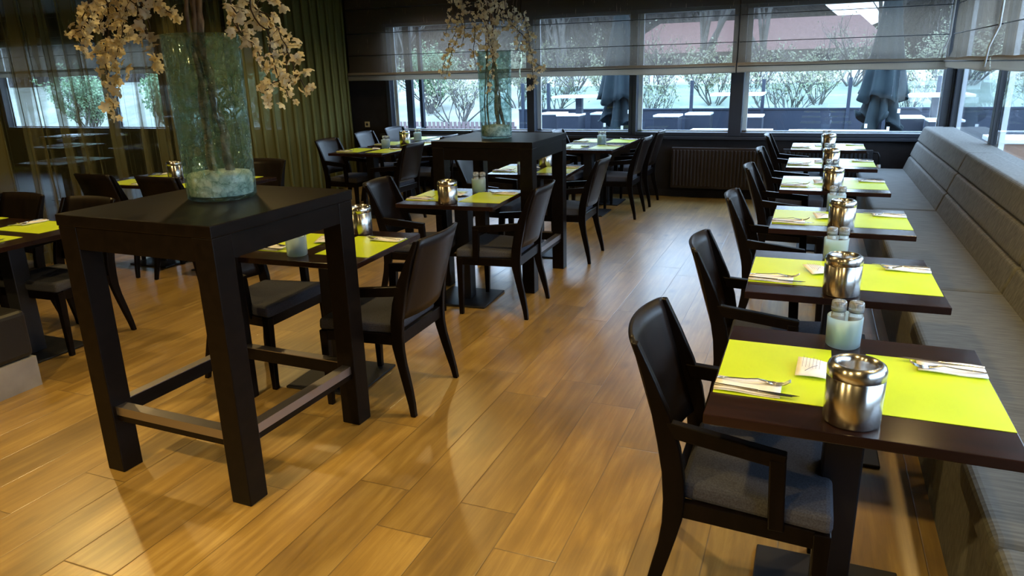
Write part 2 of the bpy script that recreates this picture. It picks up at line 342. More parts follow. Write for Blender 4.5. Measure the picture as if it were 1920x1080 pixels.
# ------------------------------------------------------------------ room shell
XL, XR, YB, YF, ZC = -6.45, 1.40, 9.30, -1.6, 2.72
struct('floor', MB().box((-17, YF, -.06), (XR+.15, YB+.12, 0)), floor_m)
struct('ceiling', MB().box((-17, YF, ZC), (XR+.15, YB+.12, ZC+.1)), ceil_m)
struct('wall_front', MB().box((-17, YF-.1, 0), (XR+.15, YF, ZC)), wall_m)
W1, W2 = .805, 2.22            # window opening heights
wb = MB()
wb.box((-17, YB, 0), (1.55, YB+.12, W1-.045)).box((-17, YB, W2+.04), (1.55, YB+.12, ZC))
for a_, b_ in ((-17, -14.05), (-9.98, -8.45), (-7.55, -5.71)): wb.box((a_, YB, W1-.045), (b_, YB+.12, W2+.04))
struct('wall_back', wb, dark_wall)
wrt = MB(); wrt.box((XR, YF, 0), (XR+.15, YB, W1-.045)).box((XR, YF, W2+.04), (XR+.15, YB, ZC)).box((XR, YF, W1-.045), (XR+.15, .35, W2+.04))
struct('wall_right', wrt, dark_wall)
# room added behind the left glass, for the windows showing through the curtain
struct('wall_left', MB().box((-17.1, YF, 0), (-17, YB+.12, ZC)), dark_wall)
struct('floor_dark_sheet', MB().box((-17, YF, 0), (-6.5, YB, .006)), dark_wall)  # dark sheet added over the planks to dim the floor behind the glass
pt = MB(); pt.box((XL, YF, .1), (XL+.012, YB, ZC-.08)); gl = struct('window_8', pt, night_glass)
pf = MB(); pf.box((XL-.02, YF, 0), (XL+.03, YB, .1)).box((XL-.02, YF, ZC-.08), (XL+.03, YB, ZC))
for y in (-.2, 2.6, 9.1): pf.box((XL-.02, y-.025, .1), (XL+.03, y+.025, ZC-.08))
struct('window_frame', pf, frame_m, gl)
struct('baseboard_back', MB().box((-6.3, YB-.012, 0), (1.3, YB, .09)), dark_wall)
struct('trim_1', MB().box((-5.86, YB-.05, W1-.085), (1.36, YB+.0, W1-.05)), frame_m, bevel=.004)

def back_window(n, x0, x1, frame=.05, casement=False):
    fm = MB()
    z0, z1 = W1-.045, W2+.04; y0, y1 = YB-.02, YB+.1
    fm.box((x0-frame, y0, z0), (x0, y1, z1)).box((x1, y0, z0), (x1+frame, y1, z1)).box((x0, y0, z0), (x1, y1, z0+.045)).box((x0, y0, z1-.045), (x1, y1, z1))
    w = struct('window_%d' % n, fm, frame_m, bevel=.004)
    struct('window_glass', MB().box((x0, YB+.05, W1), (x1, YB+.056, W2)), glass_pane, w)
    of = MB().box((x0, y1, z0), (x0+.055, y1+.02, z1)).box((x0, y1, z0+.02), (x1, y1+.02, z0+.062)).box((x1-.012, y1, z0), (x1, y1+.02, z1))
    struct('outer_frame', of, outer_frame, w)
    return w
back_window(1, -5.66, -3.56, .06); back_window(2, -3.455, -2.18, .05); back_window(3, -2.085, -.95, .062); back_window(4, -.80, 1.285, .095)
cs = MB().box((-5.50, YB+.16, W1-.03), (-5.40, YB+.22, W2)).box((-5.36, YB+.30, W1-.03), (-5.31, YB+.36, W2)).box((-5.50, YB+.16, W1-.03), (-5.31, YB+.36, W1+.02))
struct('open_casement', cs, post_m, bpy.data.objects['window_1'])
back_window(9, -13.98, -11.36, .08); back_window(10, -11.22, -10.05, .08); back_window(11, -8.40, -7.60, .05)  # windows added with the room behind the curtain
def right_window(n, y0, y1, frame=.05):
    fm = MB(); z0, z1 = W1-.045, W2+.04; a, b_ = XR-.025, XR+.025
    fm.box((a, y0-frame, z0), (b_, y0, z1)).box((a, y1, z0), (b_, y1+frame, z1)).box((a, y0, z0), (b_, y1, z0+.05)).box((a, y0, z1-.045), (b_, y1, z1))
    w = struct('window_%d' % n, fm, frame_m, bevel=.004)
    struct('window_glass', MB().box((XR-.003, y0, W1), (XR+.003, y1, W2)), glass_pane, w)
    struct('outer_frame', MB().box((b_, y1-.06, z0), (b_+.04, y1, z1)).box((b_, y0, z0+.02), (b_+.04, y1, z0+.055)), outer_frame, w)
right_window(5, 7.22, 9.16, .05); right_window(6, 4.95, 7.12, .055); right_window(7, 2.65, 4.84, .06); right_window(12, .40, 2.54, .06)
struct('trim_2', MB().box((XR-.015, YB-.09, 0), (XR+.06, YB+.12, ZC)).box((XR-.045, YB-.05, 0), (XR, YB, ZC)), frame_m, bevel=.004)

# wall socket
sk = thing('wall_socket', 'small square cream wall socket on the dark wall left of the windows', 'socket', (-6.09, YB-.001, .885))
MB().box((-.04, -.012, -.04), (.04, 0, .04)).build('cover_plate', cream_plastic, sk, bevel=.003)
MB().lathe([(.0, 0), (.018, 0), (.02, .003)], 20).build('socket_inset', iron, sk).rotation_euler = (pi/2, 0, 0)
sk.children[-1].location = (0, -.0125, 0)
sk2 = thing('wall_socket', 'small pale wall socket low on the back wall right of the brown radiator', 'socket', (-.46, YB-.001, .2))
for ch in sk.children: c_ = ch.copy(); C.objects.link(c_); c_.parent = sk2

# ------------------------------------------------------------------ roman blinds
def blind(label, p0, p1, normal, zt=2.66, zb=1.50):
    """p0,p1: ends in plan; normal: toward the room"""
    p0 = Vector((*p0, 0)); p1 = Vector((*p1, 0)); d = p1-p0; L_ = d.length; d.normalize(); n = Vector((*normal, 0))
    t = thing('roman_blind', label, 'blind', tuple(p0), 0, 'roman blinds over the windows')
    def P(s, z, o): q = d*s+n*o; return (q.x, q.y, z)
    zz = [zt, 2.46, 2.13, 1.835, 1.60]
    def fn(u, v):
        z = zt+(1.60-zt)*v; s = u*L_
        o = .008*sin(s*3.1+z*4)+.006*sin(s*7.3)
        k = min(abs(z-q) for q in (2.46, 2.14, 1.835)); o -= .006*max(0, 1-k/.05)
        if z < 1.68: o += .035*(1.68-z)/.08
        return P(s, z, o)
    MB().grid(40, 44, fn).build('blind_fabric', blind_m, t)
    def f2(u, v):   # outer fold: comes out and hangs
        s = u*L_; pr = [(1.602, .035), (1.612, .055), (1.595, .068), (1.55, .062), (1.512+.012*sin(s*2.3), .058), (1.50+.006*sin(s*2.3), .045), (1.515, .03)]
        i = min(int(v*(len(pr)-1)), len(pr)-2); f = v*(len(pr)-1)-i
        z = pr[i][0]*(1-f)+pr[i+1][0]*f; o = pr[i][1]*(1-f)+pr[i+1][1]*f
        return P(s, z+.004*sin(s*5.1+1), o)
    MB().grid(40, 19, f2).build('folded_hem', hem_m, t)
    rod = MB().tube([P(.01, 1.575, .074), P(L_-.01, 1.575, .074)], .005, 6).build('hem_crease', frame_m, t)
    for z in (2.46, 2.14, 1.845): MB().tube([P(.01, z, .012), P(L_-.01, z, .012)], .0045, 6).build('blind_rod', frame_m, t)
    return t
blind('long screen roman blind over the left back window by the curtain', (-6.25, YB-.10), (-3.60, YB-.10), (0, -1))
blind('screen roman blind over the two middle back windows', (-3.585, YB-.10), (-.89, YB-.10), (0, -1))
blind('screen roman blind over the right back window behind the far bench table', (-.875, YB-.10), (1.27, YB-.10), (0, -1))
blind('screen blind beyond the sheer curtain in the added room', (-14.1, YB-.10), (-9.9, YB-.10), (0, -1)).location.z = .19
blind('narrow added screen blind beyond the sheer curtain behind the nearer vase', (-8.5, YB-.10), (-7.5, YB-.10), (0, -1)).location.z = .19  # this blind and the one above belong to the added room
RBX = XR-.10
for lab, a, b_ in (('pale roman blind on the right window nearest the corner', 9.16, 6.86), ('pale roman blind above the bench, cut by the right picture edge', 6.83, 4.4), ('roman blind above the third section of the bench', 4.37, 2.42), ('roman blind on right window nearest the camera', 2.39, .35)):
    t = blind(lab, (RBX, a), (RBX, b_), (-1, 0))
for y, n_ in ((6.845, 'white pull cord hanging between the two right-hand roman blinds'), (9.17, 'white pull cord hanging in the window corner beside the blinds')):
    pts = [(RBX-.03, y, 2.6), (RBX-.035, y+.01, 2.1), (RBX-.04, y, 1.83), (RBX-.085, y+.02, 1.68), (RBX-.10, y, 1.53)]
    c_ = MB().tube(pts, .009, 8).build('blind_cord', white_plastic); tag(c_, n_, 'cord')

# ------------------------------------------------------------------ sheer curtain
def curtain(label, y0, y1, lam, amp, ov, material, dx, ph=0, nz=14, group='olive curtains on the left side'):
    n = int((y1-y0)/lam*16)
    def fn(u, v):
        s = y0+(y1-y0)*u; a = 2*pi*(s)/lam+ph+.9*sin(s*2.1)
        z = .015+(ZC-.03)*v
        am = amp*(.75+.35*sin(s*1.7+1))*(1-.25*v)
        return (-6.335+dx+am*sin(a), s+ov*sin(2*a)+.012*sin(z*1.4+s*3), z)
    o = MB().grid(n, nz, fn).build('sheer_curtain', material); tag(o, label, 'curtain', group); return o
curtain('wide see-through olive sheer curtain with window reflections on the left', -.8, 7.0, .17, .045, .020, sheer_m, 0)
curtain('gathered olive green sheer curtain hanging near the back wall corner', 6.9, 9.2, .19, .075, .05, sheer_dense, .04)

# ------------------------------------------------------------------ bench along the right windows
bn = thing('wall_bench', 'long grey-brown upholstered bench running along the right-hand windows', 'bench', (0, 0, 0))
SEAMS = [-.45, 1.85, 4.15, 6.45, 9.0]
BX0, BX1 = .50, .96
MB().box((BX0+.03, -.45, 0), (1.39, 9.0, .40)).build('bench_base', bench_fab, bn)
for i in range(4):
    a, b_ = SEAMS[i]+.004, SEAMS[i+1]-.004
    MB().box((BX0, a, .355), (BX1+.06, b_, .455)).build('seat_cushion', bench_fab, bn, bevel=.028, seg=4)
    for k in range(3):
        z0, z1 = .44+.158*k, .44+.158*(k+1)-.004
        def X(z): return BX1-.01+(z-.44)*.34
        q = MB().hexa([(X(z0), a, z0), (1.30, a, z0), (1.30, b_, z0), (X(z0), b_, z0)], [(X(z1), a, z1), (1.30, a, z1), (1.30, b_, z1), (X(z1), b_, z1)])
        q.build('back_cushion', bench_back_fab, bn, bevel=.022, seg=4)
MB().box((1.12, -.45, .40), (1.392, 9.0, .905)).build('back_shell', bench_back_fab, bn, bevel=.01)

# ------------------------------------------------------------------ radiators
def radiator(label, x0, x1, m, valve_right):
    t = thing('radiator', label, 'radiator', (x0, YB-.17, .13)); w = x1-x0; h = .50
    MB().box((0, .03, 0), (w, .10, h)).build('radiator_panel', m, t, bevel=.008)
    n = int(w/.045); r = MB()
    for i in range(n):
        a = .02+(w-.04)*i/n; r.box((a, .012, .03), (a+.026, .04, h-.03))
    r.build('front_fins', m, t, bevel=.006)
    for sx in (.08, w-.08): MB().box((sx-.015, .10, .1), (sx+.015, .155, .4)).build('wall_bracket', m, t)
    if valve_right:
        v = MB().tube([(w-.01, .06, h-.03), (w+.05, .06, h-.03), (w+.07, .05, h-.07), (w+.07, .045, h-.16)], .011, 8).build('valve_pipe', iron, t)
        MB().lathe([(0, 0), (.022, 0), (.024, .02), (.02, .05), (0, .052)], 16).build('valve_knob', white_plastic, v).location = (w+.07, .045, h-.21)
    return t
radiator('dark brown panel radiator under the middle back windows', -1.60, -.52, rad_m, False)
radiator('dark grey panel radiator with white valve behind the bench-side tables', -.30, .66, rad_dark, True)

# ------------------------------------------------------------------ chair prototype (faces +x)
def make_chair():
    t = thing('dining_armchair', 'x', 'chair')
    # rear posts with sabre legs
    out = [(-.272, 0), (-.262, .09), (-.244, .18), (-.224, .27), (-.214, .36), (-.222, .48), (-.244, .60), (-.276, .74), (-.322, .868)]
    inn = [(-.304, .868), (-.240, .74), (-.188, .62), (-.160, .50), (-.156, .40), (-.160, .34), (-.180, .26), (-.206, .16), (-.232, .07), (-.246, 0)]
    for s in (-1, 1):
        mb = MB(); n = len(out)+len(inn); poly = out+inn
        def yy(z): return s*(.222-.010*max(0, (z-.4)/.46)+.022*max(0, (.36-z)/.36)**1.5)
        vs = [(x, yy(z)-.014, z) for x, z in poly]+[(x, yy(z)+.014, z) for x, z in poly]
        fs = []
        # strips between the two outlines
        m_ = 12
        def samp(pl, k):
            f = k/(m_-1)*(len(pl)-1); i = min(int(f), len(pl)-2); f -= i
            return pl[i][0]*(1-f)+pl[i+1][0]*f, pl[i][1]*(1-f)+pl[i+1][1]*f
        vs = []
        inn_r = inn[::-1]
        for k in range(m_):
            a = samp(out, k); c = samp(inn_r, k)
            for (x, z) in (a, c):
                y = yy(z); vs += [(x, y-.014, z), (x, y+.014, z)]
        for k in range(m_-1):
            q = 4*k; fs += [(q, q+4, q+6, q+2), (q+1, q+3, q+7, q+5), (q, q+1, q+5, q+4), (q+2, q+6, q+7, q+3)]
        fs += [(0, 2, 3, 1), (4*m_-4, 4*m_-3, 4*m_-1, 4*m_-2)]
        mb.add(vs, fs, False).build('rear_leg', wenge, t, bevel=.004)
        MB().hexa([(.196, s*.243-.014, 0), (.224, s*.243-.014, 0), (.224, s*.243+.014, 0), (.196, s*.243+.014, 0)],
                  [(.184, s*.238-.02, .40), (.230, s*.238-.02, .40), (.230, s*.238+.02, .40), (.184, s*.238+.02, .40)]).build('front_leg', wenge, t, bevel=.004)
        # arm: horizontal rail and the upright set back from the front leg
        arm = MB().hexa([(-.215, s*.214-.015, .600), (.100, s*.246-.017, .575), (.100, s*.246+.017, .575), (-.215, s*.214+.015, .600)],
                        [(-.235, s*.214-.015, .650), (.104, s*.246-.017, .618), (.104, s*.246+.017, .618), (-.235, s*.214+.015, .650)])
        arm.hexa([(.070, s*.240-.016, .385), (.112, s*.240-.016, .385), (.112, s*.240+.016, .385), (.070, s*.240+.016, .385)],
                 [(.060, s*.246-.017, .60), (.103, s*.246-.017, .60), (.103, s*.246+.017, .60), (.060, s*.246+.017, .60)])
        arm.build('armrest', wenge, t, bevel=.004)
    # back panel, bowed toward the rear
    pb = MB()
    def side(off):
        def fn(u, v):
            y = -.205+.41*u; z = .480+.392*v
            xb = (-.200-(z-.48)*.30)-.034*(1-(2*u-1)**2)+off
            return (xb+(-.004 if v > .97 else 0), y*(1-.02*v), z+(.004*(1-(2*u-1)**2) if v > .97 else 0))
        return fn
    pb.grid(15, 9, side(-.004)); pb.build('back_panel', veneer, t, solid=.014)
    rail = MB()
    rail.hexa([(-.19, -.228, .352), (.19, -.254, .352), (.19, -.226, .352), (-.19, -.202, .352)], [(-.19, -.228, .405), (.19, -.254, .405), (.19, -.226, .405), (-.19, -.202, .405)])
    rail.hexa([(-.19, .202, .352), (.19, .226, .352), (.19, .254, .352), (-.19, .228, .352)], [(-.19, .202, .405), (.19, .226, .405), (.19, .254, .405), (-.19, .228, .405)])
    rail.box((.198, -.225, .352), (.224, .225, .405)); rail.box((-.205, -.21, .352), (-.178, .21, .415))
    rail.build('seat_rail', wenge, t, bevel=.003)
    st = MB().hexa([(-.175, -.208, .400), (.232, -.258, .400), (.232, .258, .400), (-.175, .208, .400)], [(-.175, -.206, .455), (.230, -.254, .462), (.230, .254, .462), (-.175, .206, .455)])
    st.build('seat', seat_fabric, t, bevel=.018, seg=3)
    return t
CHAIR = make_chair()
def chair(x, y, rz, label, group):
    return place(CHAIR, STATE, label, (x, y, 0), rz, group)

# ------------------------------------------------------------------ dining table prototype
def make_table():
    t = thing('dining_table', 'x', 'table')
    MB().box((-.352, -.35, .722), (.352, .35, .75)).build('tabletop', wenge_top, t, bevel=.003)
    MB().box((-.052, -.052, .012), (.052, .052, .70)).build('pedestal', iron, t, bevel=.006)
    MB().box((-.22, -.22, .700), (.22, .22, .722)).build('top_plate', iron, t)
    MB().box((-.215, -.215, 0), (.215, .215, .014)).build('base_plate', iron, t, bevel=.005)
    return t
TABLE = make_table()
def table(x, y, rz, label, group):
    return place(TABLE, STATE, label, (x, y, 0), rz, group)

# ------------------------------------------------------------------ table settings
MAT_P = tag(MB().box((-.150, -.208, 0), (.150, .208, .0012)).build('placemat', lime), 'x', 'placemat')
def make_napkin():
    mb = MB()
    for k, (a, b_) in enumerate(((0, .0), (.003, .004))):
        mb.grid(8, 5, lambda u, v, a=a, b_=b_: (-.085+.17*u, -.044+.088*v+b_, .002+a+.002*sin(u*6+v*3)+.001), smooth=True)
    return tag(mb.build('napkin', paper, solid=.0016), 'x', 'napkin')
NAP_P = make_napkin()
def make_fork():
    t = thing('fork', 'x', 'fork')
    prof = [(-.095, .0035, .004), (-.06, .0034, .006), (-.02, .0025, .008), (.01, .0025, .012), (.03, .006, .008), (.05, .0115, .004)]
    vs = []; fs = []
    for x, w, z in prof: vs += [(x, -w, z), (x, w, z), (x, w*.8, z+.0022), (x, -w*.8, z+.0022)]
    for i in range(len(prof)-1):
        for k in range(4): fs.append((4*i+k, 4*i+(k+1) % 4, 4*i+4+(k+1) % 4, 4*i+4+k))
    fs += [(0, 1, 2, 3), (4*len(prof)-4, 4*len(prof)-3, 4*len(prof)-2, 4*len(prof)-1)]
    MB().add(vs, fs, True).build('fork_handle', cut_steel, t)
    mb = MB()
    for k in range(4):
        y = -.0095+.00633*k
        mb.tube([(.048, y, .0052), (.066, y, .004), (.082, y, .008), (.096, y*.95, .018)], [.0019, .0018, .0016, .001], 6)
    mb.build('tines', cut_steel, t); return t
def make_knife():
    t = thing('knife', 'x', 'knife')
    MB().hexa([(-.11, -.005, 0), (.005, -.004, 0), (.005, .004, 0), (-.11, .005, 0)], [(-.11, -.004, .006), (.005, -.003, .005), (.005, .003, .005), (-.11, .004, .006)]).build('knife_handle', cut_steel, t, bevel=.0015)
    MB().prism_z([(.003, -.004), (.06, -.009), (.09, -.007), (.108, .004), (.06, .005), (.003, .004)], .001, .0028).build('blade', cut_steel, t)
    return t
FORK, KNIFE = make_fork(), make_knife()
def make_card():
    t = thing('folded_card', 'x', 'card')
    MB().grid(7, 5, lambda u, v: (-.045+.09*u, -.06+.12*v, .004+.010*(1-u)*v+.004*sin(u*3)), True).build('card_sheet', paper, t, solid=.0012)
    mb = MB()
    for k in range(6):
        x = -.030+.009*k; mb.box((x, -.02, .0), (x+.0012, .05-.004*(k % 3), .0005))
    mb.tube([(-.02, -.045, .001), (-.012, -.03, .001), (-.004, -.015, .001), (.01, .0, .001)], .0012, 4)
    o = mb.build('printed_lines', print_ink, t); o.location = (0, 0, .0175); o.rotation_euler = (radians(4.5), radians(3), 0)
    return t
CARD = make_card()
def make_pot():
    t = thing('steel_cooler_pot', 'x', 'pot')
    K = 1.12
    pr = [(a_*K, b_) for a_, b_ in [(0, 0), (.054, 0), (.0585, .006), (.0592, .118), (.0575, .119), (.0575, .121), (.0598, .122), (.0600, .140), (.057, .150), (.050, .155), (.043, .154), (.0385, .148), (.037, .138), (.037, .012), (0, .012)]]
    MB().lathe(pr, 48).build('pot_body', steel, t, sub=0)
    return t
def make_holder():
    t = thing('frosted_glass_holder', 'x', 'holder')
    MB().lathe([(0, 0), (.045, 0), (.050, .005), (.0515, .095), (.0505, .0965), (.0475, .095), (.0465, .012), (0, .010)], 40).build('glass_cup', frost, t)
    MB().box((-.035, -.026, .012), (-.002, -.020, .080)).build('sugar_sachets', sachet, t, bevel=.001).rotation_euler = (0, .05, .3)
    return t
def make_mill(pep):
    t = thing('pepper_grinder' if pep else 'salt_grinder', 'x', 'grinder')
    MB().lathe([(0, 0), (.018, 0), (.0205, .004), (.0205, .088), (.017, .096), (.0175, .105), (0, .105)], 28).build('grinder_body', acrylic, t)
    MB().lathe([(0, .004), (.0165, .004), (.0165, .074), (0, .076)], 20).build('grinder_filling', peppercorn if pep else salt, t)
    MB().lathe([(.012, .105), (.0215, .096), (.0225, .102), (.0225, .120), (.0205, .128), (.012, .1305), (0, .131)], 28).build('grinder_cap', cap_grey, t)
    return t
POT, HOLD, SALT, PEP = make_pot(), make_holder(), make_mill(False), make_mill(True)

ZT = .7502
def setting(tx, ty, ang, off, which, T, cut=True, nap=True):
    """diner facing 'ang' sits at the table centre minus the facing direction"""
    ca, sa = cos(ang), sin(ang)
    def w(lx, ly): return (tx+lx*ca-ly*sa, ty+lx*sa+ly*ca)
    x, y = w(-.198+off, 0)
    place(MAT_P, STATE, 'lime green placemat, %s, on %s' % (which, T), (x, y, ZT), ang, 'lime placemats on the dining tables')
    if not nap: return
    x, y = w(-.262+off, -.155)
    place(NAP_P, STATE, 'folded white napkin, %s, on %s' % (which, T), (x, y, ZT+.0015), ang-.02, 'white napkins on the placemats')
    if not cut: return
    x, y = w(-.250+off, -.128)
    place(FORK, STATE, 'steel fork, %s, on %s' % (which, T), (x, y, ZT+.0075), ang+.02, 'steel forks on the napkins')
    x, y = w(-.238+off, -.182)
    place(KNIFE, STATE, 'steel knife, %s, on %s' % (which, T), (x, y, ZT+.0078), ang-.06, 'steel knives on the napkins')
def card(tx, ty, lx, ly, rz, T):
    place(CARD, STATE, 'small white printed card lying on %s' % T, (tx+lx, ty+ly, ZT+.003), rz, 'white printed cards on the tables')
def pot(x, y, T): place(POT, STATE, 'brushed steel cooler pot standing on %s' % T, (x, y, ZT), random.random()*6, 'brushed steel pots on the tables')
def cruet(x, y, T, rz=0):
    place(HOLD, STATE, 'frosted glass holder with two grinders on %s' % T, (x, y, ZT), rz, 'frosted glass grinder holders')
    for P, s, nm in ((SALT, -1, 'white salt'), (PEP, 1, 'dark pepper')):
        place(P, STATE, '%s grinder standing in glass holder on %s' % (nm, T), (x+s*.0245*cos(rz)+.004, y+.006+s*.0245*sin(rz), ZT+.013), 0, 'clear grinders in the holders')

# bench-side row
RX = .1682
RY = [2.060, 3.175, 4.380, 5.710, 6.926, 8.331]
RXO = [-.0085, -.0101, .0153, .0039, .0032, -.0038]; RRO = [-.0076, .0133, -.0115, 0, -.0032, -.004]
RN = ['the bench-side table nearest the camera', 'the second bench-side table from camera', 'the third bench-side table from camera',
      'the fourth bench-side table from camera', 'the fifth bench-side table from camera', 'the bench-side table nearest the windows']
for i, y in enumerate(RY):
    x = RX+RXO[i]; T = RN[i]
    table(x, y, RRO[i], 'dark wood pedestal table, ' + ['bench side, nearest the camera', 'second along the bench from camera', 'third along the bench from camera', 'fourth along the bench from camera', 'fifth along the bench from camera', 'bench side, nearest the back windows'][i], 'dark tables along the bench')
    setting(x, y, 0, 0, 'left side', T); setting(x, y, pi, 0, 'bench side', T)
    card(x, y, -.085 if i else -.098, .02, [-.05, .35, .2, .1, 0, .15][i], T)
    pot(x-.010+.005*(i % 3), y-.265-.02*(i % 2), T); cruet(x-.015, y+.27, T, [0, .15, -.1, .1, 0, 0][i])
    chair(-.09+[0, 0, .01, 0, 0, -.02][i], [2.065, 3.165, 4.395, 5.71, 6.90, 8.31][i], [0, .02, -.01, 0, .01, 0][i],
          'dark wood armchair drawn up left of ' + T, 'armchairs facing the bench')

# middle row
MT = [(-2.283, 3.04, .0528), (-2.245, 4.56, .0578), (-2.232, 6.03, .0744), (-2.31, 7.95, 0), (-2.31, 8.66, 0)]
MN = ['the table behind the nearer high table', 'the table between the two high tables', 'the table half hidden behind farther high table',
      'the glaring double table\'s nearer half', 'the glaring double table\'s window half']
for i, (x, y, r) in enumerate(MT):
    T = MN[i]
    table(x, y, r, 'dark wood pedestal table, ' + ['behind the nearer high table', 'between the two high tables', 'half hidden behind farther high table', 'nearer half of glaring pair right of vase', 'window half of glaring pair right of vase'][i], 'dark tables of the middle row')
    setting(x, y, r, 0, 'left side', T); setting(x, y, pi+r, 0, 'right side', T)
    card(x, y, -.06, .05, .3+i, T)
pot(-2.272, 3.315, MN[0]); cruet(-2.30, 2.80, MN[0]); pot(-2.228, 4.295, MN[1]); cruet(-2.225, 4.79, MN[1], .2); pot(-2.232, 6.27, MN[2])
place(PEP, STATE, 'lone pepper grinder on the table half hidden behind farther high table', (-2.286, 5.76, ZT), 0, 'clear grinders in the holders')
cruet(-2.26, 8.30, 'the glaring double table right of far vase')
for i, (x, y, r) in enumerate([(-1.935, 2.985, .03), (-1.925, 4.475, .04), (-1.925, 5.98, .03), (-1.97, 7.935, 0), (-1.97, 8.715, 0)]):
    chair(x, y, pi+r, 'dark wood armchair, back toward the aisle, at ' + MN[i], 'armchairs on the aisle side of the middle row')
for i, (x, y, r) in enumerate([(-2.74, 3.03, .0), (-2.52, 4.45, .16), (-2.60, 6.0, .05), (-2.62, 7.93, 0), (-2.62, 8.70, 0)]):
    chair(x, y, r, 'dark wood armchair on the curtain side of ' + MN[i], 'armchairs on the curtain side of the middle row')

# long row by the curtain, toward the window
LN = ['the nearest table of the far-left row', 'the middle table of the far-left row', 'the window-end table of the far-left row']
for i, y in enumerate((7.20, 8.0, 8.72)):
    x = -4.69
    table(x, y, 0, 'dark wood pedestal table, ' + ['nearest of the far-left row by curtain', 'middle of the far-left row by curtain', 'window end of the far-left row by curtain'][i], 'dark tables of the far-left row')
    setting(x, y, 0, 0, 'curtain side', LN[i]); setting(x, y, pi, 0, 'aisle side', LN[i])
    chair(-5.0 + (.0, -.14, -.14)[i], (7.22, 8.22, 8.95)[i], (.0, .0, -.1)[i], 'dark wood armchair with blue sheen, curtain side of ' + LN[i], 'armchairs by the curtain in the far-left row')
    chair(-4.32 + (.03, 0, -.03)[i], (6.95, 7.85, 8.72)[i], pi, 'dark wood armchair, back to the high tables, at ' + LN[i], 'armchairs on the aisle side of the far-left row')
cruet(-4.68, 7.50, LN[0]); pot(-4.71, 8.0, LN[1]); cruet(-4.78, 8.45, LN[2]); card(-4.69, 7.2, -.0, .1, .5, LN[0])

# tables at the left edge, diners facing along y
for i, x in enumerate((-4.345, -5.05)):
    T = ['the table at the left picture edge', 'the table mostly beyond the left edge'][i]
    table(x, 2.735, pi/2, 'dark wood pedestal table ' + ['at the left picture edge', 'mostly beyond the left picture edge'][i], 'dark tables at the left edge')
    setting(x, 2.735, -pi/2, 0, 'far side', T); setting(x, 2.735, pi/2, 0, 'near side', T)
chair(-4.31, 2.97, -pi/2+.05, 'black armchair behind table at the left picture edge', 'armchairs at the left edge tables')
chair(-4.97, 2.97, -pi/2, 'black armchair cut by the left picture edge', 'armchairs at the left edge tables')
for i, x in enumerate((-4.67, -5.39)):
    T = ['the curtain-side table behind nearer vase', 'the curtain-side table left of nearer vase'][i]
    table(x, 4.75, pi/2, 'dark wood pedestal table ' + ['near curtain, behind the nearer vase', 'near curtain, left of nearer vase'][i], 'dark tables by the sheer curtain')
    setting(x, 4.75, -pi/2, 0, 'far side', T); setting(x, 4.75, pi/2, 0, 'near side', T)
    chair((-4.71, -5.39)[i], 4.49, pi/2+(.0, -.03)[i], 'black armchair, back to camera, at ' + T, 'armchairs on the near side by the curtain')
    chair((-4.62, -5.37)[i], 5.02, -pi/2, 'black armchair on the far side of ' + T, 'armchairs on the far side by the curtain')
pot(-5.17, 4.80, 'the curtain-side table left of nearer vase'); cruet(-5.02, 4.92, 'the curtain-side tables beside the steel pot')

# ------------------------------------------------------------------ high tables
def make_high(hw, hd):
    t = thing('high_bar_table', 'x', 'high table')
    H = 1.109; L_ = .095
    MB().box((-hw, 0, H-.045), (0, hd, H)).build('tabletop', high_wood, t, bevel=.003)
    ap = MB(); z0, z1 = H-.135, H-.045; e = .006
    ap.box((-hw+L_, e, z0), (-L_, e+.03, z1)).box((-hw+L_, hd-e-.03, z0), (-L_, hd-e, z1)).box((-hw+e, L_, z0), (-hw+e+.03, hd-L_, z1)).box((-e-.03, L_, z0), (-e, hd-L_, z1))
    ap.build('apron', high_wood, t)
    for sx in (0, 1):
        for sy in (0, 1):
            x = -hw+.003 if sx == 0 else -L_-.003; y = .003 if sy == 0 else hd-L_-.003
            MB().box((x, y, 0), (x+L_, y+L_, H-.045)).build('leg', high_wood, t, bevel=.004)
    k = 0
    for a, b_ in (((-hw+L_, .025), (-L_, .07)), ((-hw+L_, hd-.07), (-L_, hd-.025)), ((-hw+.025, L_), (-hw+.07, hd-L_)), ((-.07, L_), (-.025, hd-L_))):
        s = MB().box((a[0], a[1], .235), (b_[0], b_[1], .295)).build('footrest_rail', high_wood, t)
        tag(MB().box((a[0], a[1]-.002, .2955), (b_[0], b_[1]+.002, .299)).build('kick_plate', steel_plate, s), 'brushed metal kick plate')
        if k in (0, 3):
            q = MB().box((a[0], a[1]-.0035, .262), (b_[0], a[1]-.0005, .2995)) if k == 0 else MB().box((b_[0]+.0005, a[1], .262), (b_[0]+.0035, b_[1], .2995))
            tag(q.build('kick_plate', steel_plate, s), 'brushed metal kick plate edge')
        k += 1
    return t
HT = make_high(.795, .82)
HXY = [(-1.885, 1.858, -.026), (-1.806, 4.80, .014)]
place(HT, STATE, 'tall black square bar table nearest the camera with large vase', (*HXY[0][:2], 0), HXY[0][2], 'tall black bar tables')
place(HT, STATE, 'tall black square bar table farther back in middle row', (*HXY[1][:2], 0), HXY[1][2], 'tall black bar tables')

